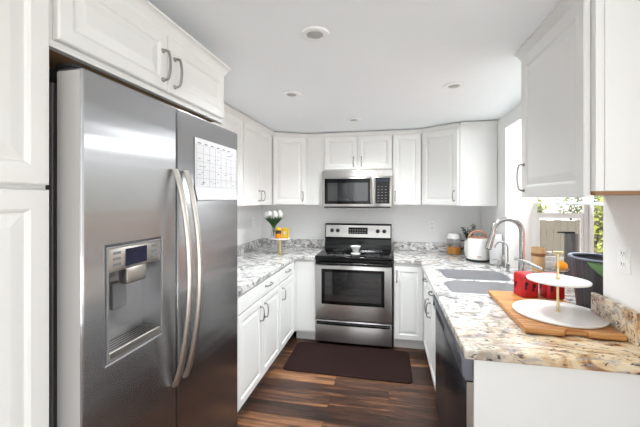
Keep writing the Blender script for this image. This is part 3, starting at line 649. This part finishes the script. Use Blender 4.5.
# ------------------------------------------------------------ faucet etc.
fx, fy = 1.005, 2.80
t = thing('faucet', 'tall brushed-steel gooseneck kitchen faucet behind the sink', 'faucet', (fx, fy, ZT))
bm = new(); lathe(bm, (fx, fy, ZT+.0005), [(.032, 0), (.032, .006), (.026, .012), (.025, .13), (.021, .138)], 24); obj('base', bm, chrome, t, True)
bm = new(); R = .105; top = 1.285; dx, dy = -.93, -.05; l = math.hypot(dx, dy); dx /= l; dy /= l
pts = [(fx, fy, ZT+.11), (fx, fy, 1.1), (fx, fy, 1.2)]; 
for k in range(17):
    a = PI*k/16*1.02; pts.append((fx+dx*R*(1-math.cos(a)), fy+dy*R*(1-math.cos(a)), top+R*math.sin(a)))
tube(bm, pts, .0195, 16); obj('neck', bm, chrome, t, True)
ex, ey, ez = pts[-1]; d = (Vector(pts[-1])-Vector(pts[-2])).normalized(); d = (d+V(dx*.25, 0, 0)).normalized()
bm = new(); e = Vector(pts[-1]); tube(bm, [e, e+d*.02, e+d*.09, e+d*.125], [.020, .021, .023, .024], 16); sh_ = obj('spray_head', bm, chrome, t, True)
bm = new(); tube(bm, [e+d*.1252, e+d*.131], .017, 16); obj('nozzle', bm, plast, sh_, True)
bm = new(); tube(bm, [(fx-.055, fy-.0, 1.088), (fx, fy-.028, 1.07), (fx+.07, fy-.075, 1.04), (fx+.10, fy-.095, 1.03)], [.011, .013, .011, .009], 12); obj('lever', bm, chrome, t, True)
gx, gy = .985, 3.05
t = thing('filter_tap', 'slim chrome drinking-water tap with a thin arched spout', 'tap', (gx, gy, ZT))
bm = new(); lathe(bm, (gx, gy, ZT+.0005), [(.022, 0), (.022, .006), (.013, .010), (.012, .07), (.007, .075)], 20); obj('base', bm, chrome, t, True)
bm = new(); pts = [(gx, gy, ZT+.07), (gx, gy, 1.10)]; 
for k in range(13):
    a = PI*k/12; pts.append((gx-.05*(1-math.cos(a)), gy, 1.13+.05*math.sin(a)))
tube(bm, pts, .0055, 10); obj('spout', bm, chrome, t, True)
bm = new(); tube(bm, [(gx, gy-.012, ZT+.055), (gx, gy-.05, ZT+.06)], .005, 8); obj('lever', bm, chrome, t, True)
t = thing('soap_pump', 'short chrome soap pump set into the counter beside the water tap', 'pump', (.95, 3.17, ZT))
bm = new(); lathe(bm, (.95, 3.17, ZT+.0005), [(.020, 0), (.020, .006), (.012, .012), (.010, .05), (.007, .055), (.007, .075)], 18); obj('base', bm, chrome, t, True)
bm = new(); tube(bm, [(.95, 3.17, ZT+.075), (.92, 3.17, ZT+.08), (.885, 3.17, ZT+.072)], .006, 8); obj('nozzle', bm, chrome, t, True)
# paper towel
px, py = .975, 3.33
t = thing('paper_towel_roll', 'white paper towel roll standing on the counter by the window', 'paper towel', (px, py, ZT))
bm = new(); lathe(bm, (px, py, ZT+.0005), [(.058, 0), (.058, .008), (.052, .012)], 32); obj('holder_base', bm, chrome, t, True)
bm = new(); lathe(bm, (px, py, ZT+.013), [(.018, 0), (.050, 0), (.052, .004), (.052, .272), (.050, .276), (.018, .276), (.018, .2)], 36); obj('roll', bm, paper, t, True)
bm = new(); tube(bm, [(px, py, ZT+.2), (px, py, ZT+.31)], .006, 10); ball(bm, (px, py, ZT+.318), .012); obj('post', bm, chrome, t, True)
# kettle
kx, ky = .865, 3.53
t = thing('electric_kettle', 'squat white electric kettle with a tan loop handle', 'kettle', (kx, ky, ZT))
bm = new(); lathe(bm, (kx, ky, ZT+.0005), [(.106, 0), (.108, .012), (.10, .02)], 40); obj('power_base', bm, plast, t, True)
bm = new(); lathe(bm, (kx, ky, ZT+.021), [(.098, 0), (.101, .004), (.099, .05), (.092, .19), (.086, .202), (.080, .205)], 44); kb = obj('body', bm, white, t, True)
bm = new(); tube(bm, [(kx+.085, ky, ZT+.16), (kx+.12, ky, ZT+.185), (kx+.135, ky, ZT+.205)], [.026, .018, .011], 14, sq=.8); obj('spout', bm, white, kb, True)
bm = new(); lathe(bm, (kx, ky, ZT+.2265), [(.078, 0), (.077, .006), (.05, .012), (.014, .014), (.012, .024), (.014, .028), (.001, .030)], 32); obj('lid', bm, copper, t, True)
bm = new(); pts = [(kx-.078+.0*math.cos(0), ky-.01, ZT+.215)]
for k in range(15):
    a = PI-PI*k/14; pts.append((kx+.078*math.cos(a), ky-.01, ZT+.235+.062*math.sin(a)))
pts.append((kx+.078, ky-.01, ZT+.215)); tube(bm, pts, .0085, 10, sq=1.3); obj('handle', bm, copper, t, True)
bm = new(); box(bm, kx-.026, kx+.012, ky-.1025, ky-.0975, ZT+.050, ZT+.058, .0005); obj('badge', bm, copper, kb)
# jar with orange
jx, jy = .715, 3.90
t = thing('juice_jug', 'clear jug of orange juice with white lid and dark handle', 'jug', (jx, jy, ZT))
bm = new(); lathe(bm, (jx, jy, ZT+.0005), [(.070, 0), (.076, .006), (.076, .12), (.072, .175), (.068, .175), (.072, .12), (.071, .008), (.001, .007)], 36); jb = obj('glass_body', bm, glassm, t, True)
bm = new(); lathe(bm, (jx, jy, ZT+.0085), [(.069, 0), (.0695, .002), (.0695, .068), (.001, .069)], 36); obj('juice', bm, orange, jb, True)
bm = new(); lathe(bm, (jx, jy, ZT+.1755), [(.073, 0), (.073, .03), (.060, .05), (.02, .055)], 32); obj('lid', bm, white, t, True)
bm = new(); tube(bm, [(jx+.068, jy-.02, ZT+.155), (jx+.108, jy-.03, ZT+.15), (jx+.114, jy-.03, ZT+.10), (jx+.075, jy-.02, ZT+.06)], .008, 10); obj('handle', bm, plast, t, True)
# vase + plant
vx, vy = .845, 3.80
t = thing('plant_vase', 'slim white vase holding dark green leafy sprigs, beside the kettle', 'vase', (vx, vy, ZT))
bm = new(); lathe(bm, (vx, vy, ZT+.0005), [(.036, 0), (.042, .01), (.050, .08), (.044, .14), (.040, .165), (.036, .165), (.038, .12), (.001, .1)], 30); vs = obj('vase', bm, white, t, True)
rnd = random.Random(5); bm = new(); bs = new()
def leaf(bm, p, d, L, w_, curl=.3):
    d = d.normalized(); s = d.cross(V(0, 0, 1)); s = s.normalized() if s.length > .05 else V(1, 0, 0); up = s.cross(d)
    n = 5; pr = None
    for k in range(n+1):
        q = k/n; c = p+d*L*q-V(0, 0, 1)*curl*L*q*q; ww = w_*math.sin(PI*min(.97, q*.92+.08))
        r = [bm.verts.new(c-s*ww), bm.verts.new(c+up*ww*.2), bm.verts.new(c+s*ww)]
        if pr:
            bm.faces.new((pr[0], pr[1], r[1], r[0])); bm.faces.new((pr[1], pr[2], r[2], r[1]))
        pr = r
for k in range(13):
    a = rnd.random()*2*PI; tilt = .2+.45*rnd.random(); d = V(math.cos(a)*tilt-.15, math.sin(a)*tilt, 1).normalized(); L = .10+.09*rnd.random(); p0 = V(vx, vy, ZT+.155)
    tube(bs, [p0-V(0, 0, .04), p0+d*L*.5, p0+d*L], .0022, 5)
    for j in range(8):
        q = .25+.75*j/7; b = j*2.4+a; leaf(bm, p0+d*L*q, V(math.cos(b), math.sin(b), .7), .042, .011)
obj('leaves', bm, leafd, t); obj('stems', bs, leafd, t)
# cake stand + tulips
cx, cy = -1.185, 3.52
t = thing('cake_stand', 'small round stand with white top and gold stem, left corner', 'cake stand', (cx, cy, ZT))
SH = .175
bm = new(); lathe(bm, (cx, cy, ZT+.0005), [(.038, 0), (.038, .004), (.022, .014), (.018, .05), (.022, SH-.012), (.026, SH-.011)], 28); obj('stem', bm, gold, t, True)
bm = new(); lathe(bm, (cx, cy, ZT+SH-.010), [(.108, 0), (.112, .003), (.112, .012), (.109, .015)], 44); obj('top', bm, marble, t, True)
ZS = ZT+SH+.0055
vx, vy = cx-.075, cy-.0
t = thing('tulip_vase', 'clear glass vase of white tulips on the small gold stand', 'flower vase', (vx, vy, ZS))
bm = new(); lathe(bm, (vx, vy, ZS), [(.03, 0), (.032, .004), (.028, .05), (.036, .12), (.033, .12), (.025, .05), (.028, .008), (.001, .008)], 28); obj('glass', bm, glassm, t, True)
rnd = random.Random(11); bs = new(); bl = new()
for k in range(9):
    a = 2*PI*k/9+.3; sp = (.35+.25*rnd.random()) if k else .05; p0 = V(vx, vy, ZS+.012); d = V(math.cos(a)*sp, math.sin(a)*sp*.8, 1)
    h = .205+.05*rnd.random(); tip = p0+V(d.x*h*.8, d.y*h*.8, h)
    tube(bs, [p0, p0+V(d.x*.04, d.y*.04, h*.5), tip], .0028, 6)
    bm = new(); lathe(bm, tip, [(.004, -.004), (.019, .008), (.025, .024), (.022, .042), (.012, .056), (.003, .060)], 12)
    for v in bm.verts: v.co.x += .003*math.sin(v.co.z*200); 
    obj('tulip_bloom', bm, petal, t, True)
    for j in range(3):
        b = a+j*1.1; leaf(bl, p0+V(0, 0, .095), V(math.cos(b)*.7, math.sin(b)*.7, 1), .175+.05*rnd.random(), .019, .25)
obj('stems', bs, stemm, t); obj('leaves', bl, leafm, t)
bx_, by_ = cx-.005, cy-.055
t = thing('amber_candle', 'amber glass candle with a dark band beside the tulips', 'candle', (bx_, by_, ZS))
bm = new(); lathe(bm, (bx_, by_, ZS+.0005), [(.030, 0), (.032, .003), (.032, .046), (.030, .05)], 28); obj('jar', bm, amber, t, True)
bm = new(); lathe(bm, (bx_, by_, ZS+.0508), [(.0325, 0), (.0325, .036), (.03, .038)], 28); obj('dark_band', bm, mat('dark_red_brown', lin(78, 52, 24), .4), t, True)
bm = new(); lathe(bm, (bx_, by_, ZS+.089), [(.030, 0), (.032, .004), (.022, .03), (.008, .034)], 24); obj('lid', bm, yellow, t, True)
bx_, by_ = cx+.070, cy-.035
t = thing('gift_box', 'small yellow square box with a white label, right of the candle', 'box', (bx_, by_, ZS))
bm = new(); box(bm, bx_-.038, bx_+.038, by_-.02, by_+.02, ZS+.0005, ZS+.112, .003); bo = obj('box', bm, yellow, t)
bm = new(); box(bm, bx_-.014, bx_+.014, by_-.0215, by_-.0203, ZS+.044, ZS+.074, .0004); obj('label_patch', bm, paper, bo)
bm = new(); cells(bm, [bx_-.03, bx_-.027, bx_+.027, bx_+.03], [ZS+.008, ZS+.011, ZS+.101, ZS+.104], lambda i, j: i != 1 or j != 1, by_-.0212, by_-.0203, lambda a, b, c: V(a, c, b)); obj('border', bm, mat('olive_print', lin(150, 130, 60), .5), bo)

# ------------------------------------------------------------ board, tray, canisters
t = thing('cutting_board', 'bamboo cutting board under the tiered tray, notched along its front', 'board', (.8, 1.95, ZT))
def boardpoly():
    A, B, Cc, D = V(.625, 2.30, 0), V(.610, 1.665, 0), V(1.003, 1.655, 0), V(1.003, 2.30, 0)
    P = [A, B]; 
    for q, dpt in ((.40, 0), (.44, .022), (.62, .022), (.66, 0)): p = B.lerp(Cc, q); P.append(V(p.x, p.y+dpt, 0))
    return [(p.x, p.y) for p in P+[Cc, D]]
bm = new(); prism(bm, boardpoly(), ZT+.004, ZT+.030); bo = obj('board', bm, boardm, t, bev=.004)
bm = new()
for x, y in ((.65, 1.72), (.97, 1.72), (.66, 2.26), (.97, 2.26)): lathe(bm, (x, y, ZT+.0003), [(.008, 0), (.008, .0035)], 12)
obj('rubber_foot', bm, plast, t)
BZ = ZT+.0305
tx, ty = .845, 1.895
t = thing('tiered_tray', 'two-tier white marble serving tray with a gold T-handled rod', 'tray', (tx, ty, BZ))
bm = new(); lathe(bm, (tx, ty, BZ), [(.188, 0), (.200, .003), (.202, .010), (.199, .013)], 64); lo = obj('lower_plate', bm, marble, t, True)
bm = new(); lathe(bm, (tx, ty, BZ+.166), [(.126, 0), (.136, .003), (.137, .009), (.135, .011)], 56); obj('upper_plate', bm, marble, t, True)
bm = new(); tube(bm, [(tx, ty, BZ+.0132), (tx, ty, BZ+.1658)], .0065, 14); lathe(bm, (tx, ty, BZ+.0132), [(.012, 0), (.012, .003)], 16); tube(bm, [(tx, ty, BZ+.1772), (tx, ty, BZ+.308)], .0062, 14); lathe(bm, (tx, ty, BZ+.1772), [(.010, 0), (.010, .014), (.007, .016)], 16); rod = obj('rod', bm, gold, t, True)
bm = new(); tube(bm, [(tx-.024, ty, BZ+.313), (tx+.024, ty, BZ+.313)], .006, 12); obj('t_handle', bm, gold, t, True)
def glyphP(bm, fr, a, b, s, c):
    th = s*.22
    box(bm, a, a+th, b, b+s, c, c+.001, fr=fr); 
    n = 10; R = s*.29; cc = (a+th*.8, b+s-R); rings = []
    for k in range(n+1):
        g = PI/2-PI*k/n; rings.append([fr.p(cc[0]+R*math.cos(g), cc[1]+R*math.sin(g), c), fr.p(cc[0]+R*math.cos(g), cc[1]+R*math.sin(g), c+.001), fr.p(cc[0]+(R-th*.9)*math.cos(g), cc[1]+(R-th*.9)*math.sin(g), c+.001), fr.p(cc[0]+(R-th*.9)*math.cos(g), cc[1]+(R-th*.9)*math.sin(g), c)])
    loft(bm, rings)
    box(bm, a-th*.4, a+th*1.4, b, b+th*.5, c, c+.001, fr=fr)
def canister(x, y, label, rz, s=.105, h=.128, two=True):
    t = thing('red_canister', label, 'canister', (x, y, BZ))
    ca, sa = math.cos(rz), math.sin(rz); fr = F((x, y, BZ), (ca, sa, 0), (sa, -ca, 0)); bm = new()
    P = rrect(-s/2, s/2, -s/2, s/2, .022)
    L = [(.004, .0003), (0, .004), (0, h-.004), (.003, h)]
    loft(bm, [[fr.p(px*(1-2*i/s), z, -py*(1-2*i/s)) for px, py in P] for i, z in L]); b = obj('tin', bm, red, t, True)
    bm = new(); loft(bm, [[fr.p(px*k, z, -py*k) for px, py in P] for k, z in ((.94, h+.0003), (.95, h+.006), (.86, h+.010))]); obj('lid', bm, red, t, True)
    for (a_, b_) in (((-.040, .050), (.006, .040)) if two else ((-.034, .048),)): bm = new(); glyphP(bm, fr, a_, b_, .044, s/2+.0002); obj('letter', bm, black, b)
    bm = new(); fr2 = F((x, y, BZ), (-sa, ca, 0), (-ca, -sa, 0)); glyphP(bm, F((x, y, BZ), (sa, -ca, 0), (-ca, -sa, 0)), -.022, .046, .040, s/2+.0002); obj('letter', bm, black, b)
canister(.815, 2.215, 'square red tin printed with black letters, nearer the sink', .25)
canister(.955, 2.215, 'square red tin partly behind the gold rod of the tiered tray', .1, two=False)

# ------------------------------------------------------------ sill things
ux, uy = 1.10, 2.06
t = thing('waste_tub', 'charcoal ribbed tub lined with a green bag, in the window recess', 'tub', (ux, uy, ZT))
n = 64
def rib(r): return [(r*(1+.018*(k % 2))) for k in range(n)]
bm = new(); rings = []
for r, z in ((.066, .0005), (.075, .004), (.103, .285), (.107, .292)):
    rings.append([V(ux+q*math.cos(2*PI*k/n), uy+1.25*q*math.sin(2*PI*k/n), ZT+z) for k, q in enumerate(rib(r))])
for r, z in ((.100, .292), (.072, .01)): rings.append([V(ux+r*math.cos(2*PI*k/n), uy+1.25*r*math.sin(2*PI*k/n), ZT+z) for k in range(n)])
loft(bm, rings); obj('tub', bm, tubm, t)
bm = new(); lathe(bm, (ux, uy, ZT+.2925), [(.098, 0), (.115, .001), (.117, .008), (.113, .012), (.098, .009)], 48, 1, 1.22, cap=False); obj('rim', bm, mat('slate_blue_rim', lin(108, 116, 130), .4), t, True)
bm = new(); rings = []
m_ = 20
for k in range(m_+1):
    a = PI*1.22+PI*.5*k/m_; dp_ = .004+.15*(k/m_)**.8
    def q(z, e=.0035): R_ = (.075+(.103-.075)*(z-.004)/.281)*1.018+e; return V(ux+R_*math.cos(a), uy+1.25*R_*math.sin(a), ZT+z)
    rings.append([q(.288), q(.288-dp_*.5, .006), q(.288-dp_)])
loft(bm, rings, False, False, closed=False); o = obj('green_bag', bm, bag, t, True); md = o.modifiers.new('t', 'SOLIDIFY'); md.thickness = .001; md.offset = 1
# wooden cup
def sx_(x, y, nm, lab, cat): return thing(nm, lab, cat, (x, y, ZT))
x, y = 1.235, 3.10
t = sx_(x, y, 'wooden_cup', 'round wooden cup with a darker band, on the window sill', 'cup')
bm = new(); lathe(bm, (x, y, ZT+.0005), [(.040, 0), (.044, .004), (.050, .14), (.052, .205), (.046, .205), (.041, .02), (.001, .015)], 30); cu = obj('cup', bm, mat('light_wood', lin(214, 176, 132), .5), t, True)
bm = new(); lathe(bm, (x, y, ZT+.135), [(.0503, 0), (.0525, .003), (.0530, .022), (.0517, .026)], 30, cap=False); obj('band', bm, mat('brown_wood', lin(150, 98, 60), .5), cu, True)
x, y = 1.345, 3.13
t = sx_(x, y, 'glass_jar', 'tall clear glass jar on the sill beside the wooden cup', 'jar')
bm = new(); lathe(bm, (x, y, ZT+.0005), [(.042, 0), (.046, .004), (.046, .13), (.038, .15), (.034, .15), (.042, .128), (.042, .006), (.001, .006)], 30); obj('jar', bm, glassm, t, True)
bm = new(); lathe(bm, (x, y, ZT+.1515), [(.040, 0), (.040, .012), (.034, .016)], 28); obj('lid', bm, white, t, True)
x, y = 1.285, 2.83
t = sx_(x, y, 'glass_bowl', 'small footed clear glass bowl on the sill, holding one orange', 'bowl')
bm = new(); lathe(bm, (x, y, ZT+.0005), [(.030, 0), (.030, .003), (.008, .008), (.007, .045), (.022, .052), (.046, .072), (.052, .095), (.049, .095), (.043, .075), (.020, .057), (.001, .055)], 30); obj('bowl', bm, glassm, t, True)
t = thing('orange', 'single orange sitting in the small glass bowl behind the tiered tray', 'fruit', (x, y, ZT+.064))
bm = new(); ball(bm, (x, y, ZT+.064+.041), .042, sz=.95, n=24, m=14); obj('fruit', bm, orange, t, True)
bm = new(); lathe(bm, (x, y, ZT+.064+.0800), [(.005, 0), (.004, .003)], 8); obj('stem', bm, stemm, t)
x, y = 1.42, 2.97
t = sx_(x, y+.0, 'soap_dispenser', 'tall dark grey soap dispenser with a black sideways spout', 'dispenser')
bm = new(); lathe(bm, (x, y, ZT+.0005), [(.044, 0), (.047, .003), (.047, .337), (.044, .341)], 28); obj('bottle', bm, mat('gunmetal', lin(98, 96, 96), .4, .3), t, True)
bm = new(); box(bm, x-.052, x+.02, y-.018, y+.018, ZT+.342, ZT+.355, .003); box(bm, x-.098, x-.0525, y-.010, y+.010, ZT+.343, ZT+.353, .003); obj('pump', bm, plast, t)
for o in C.objects:
    if o.type == 'MESH' and o.parent is None and 'kind' not in o: print('UNTAGGED', o.name)
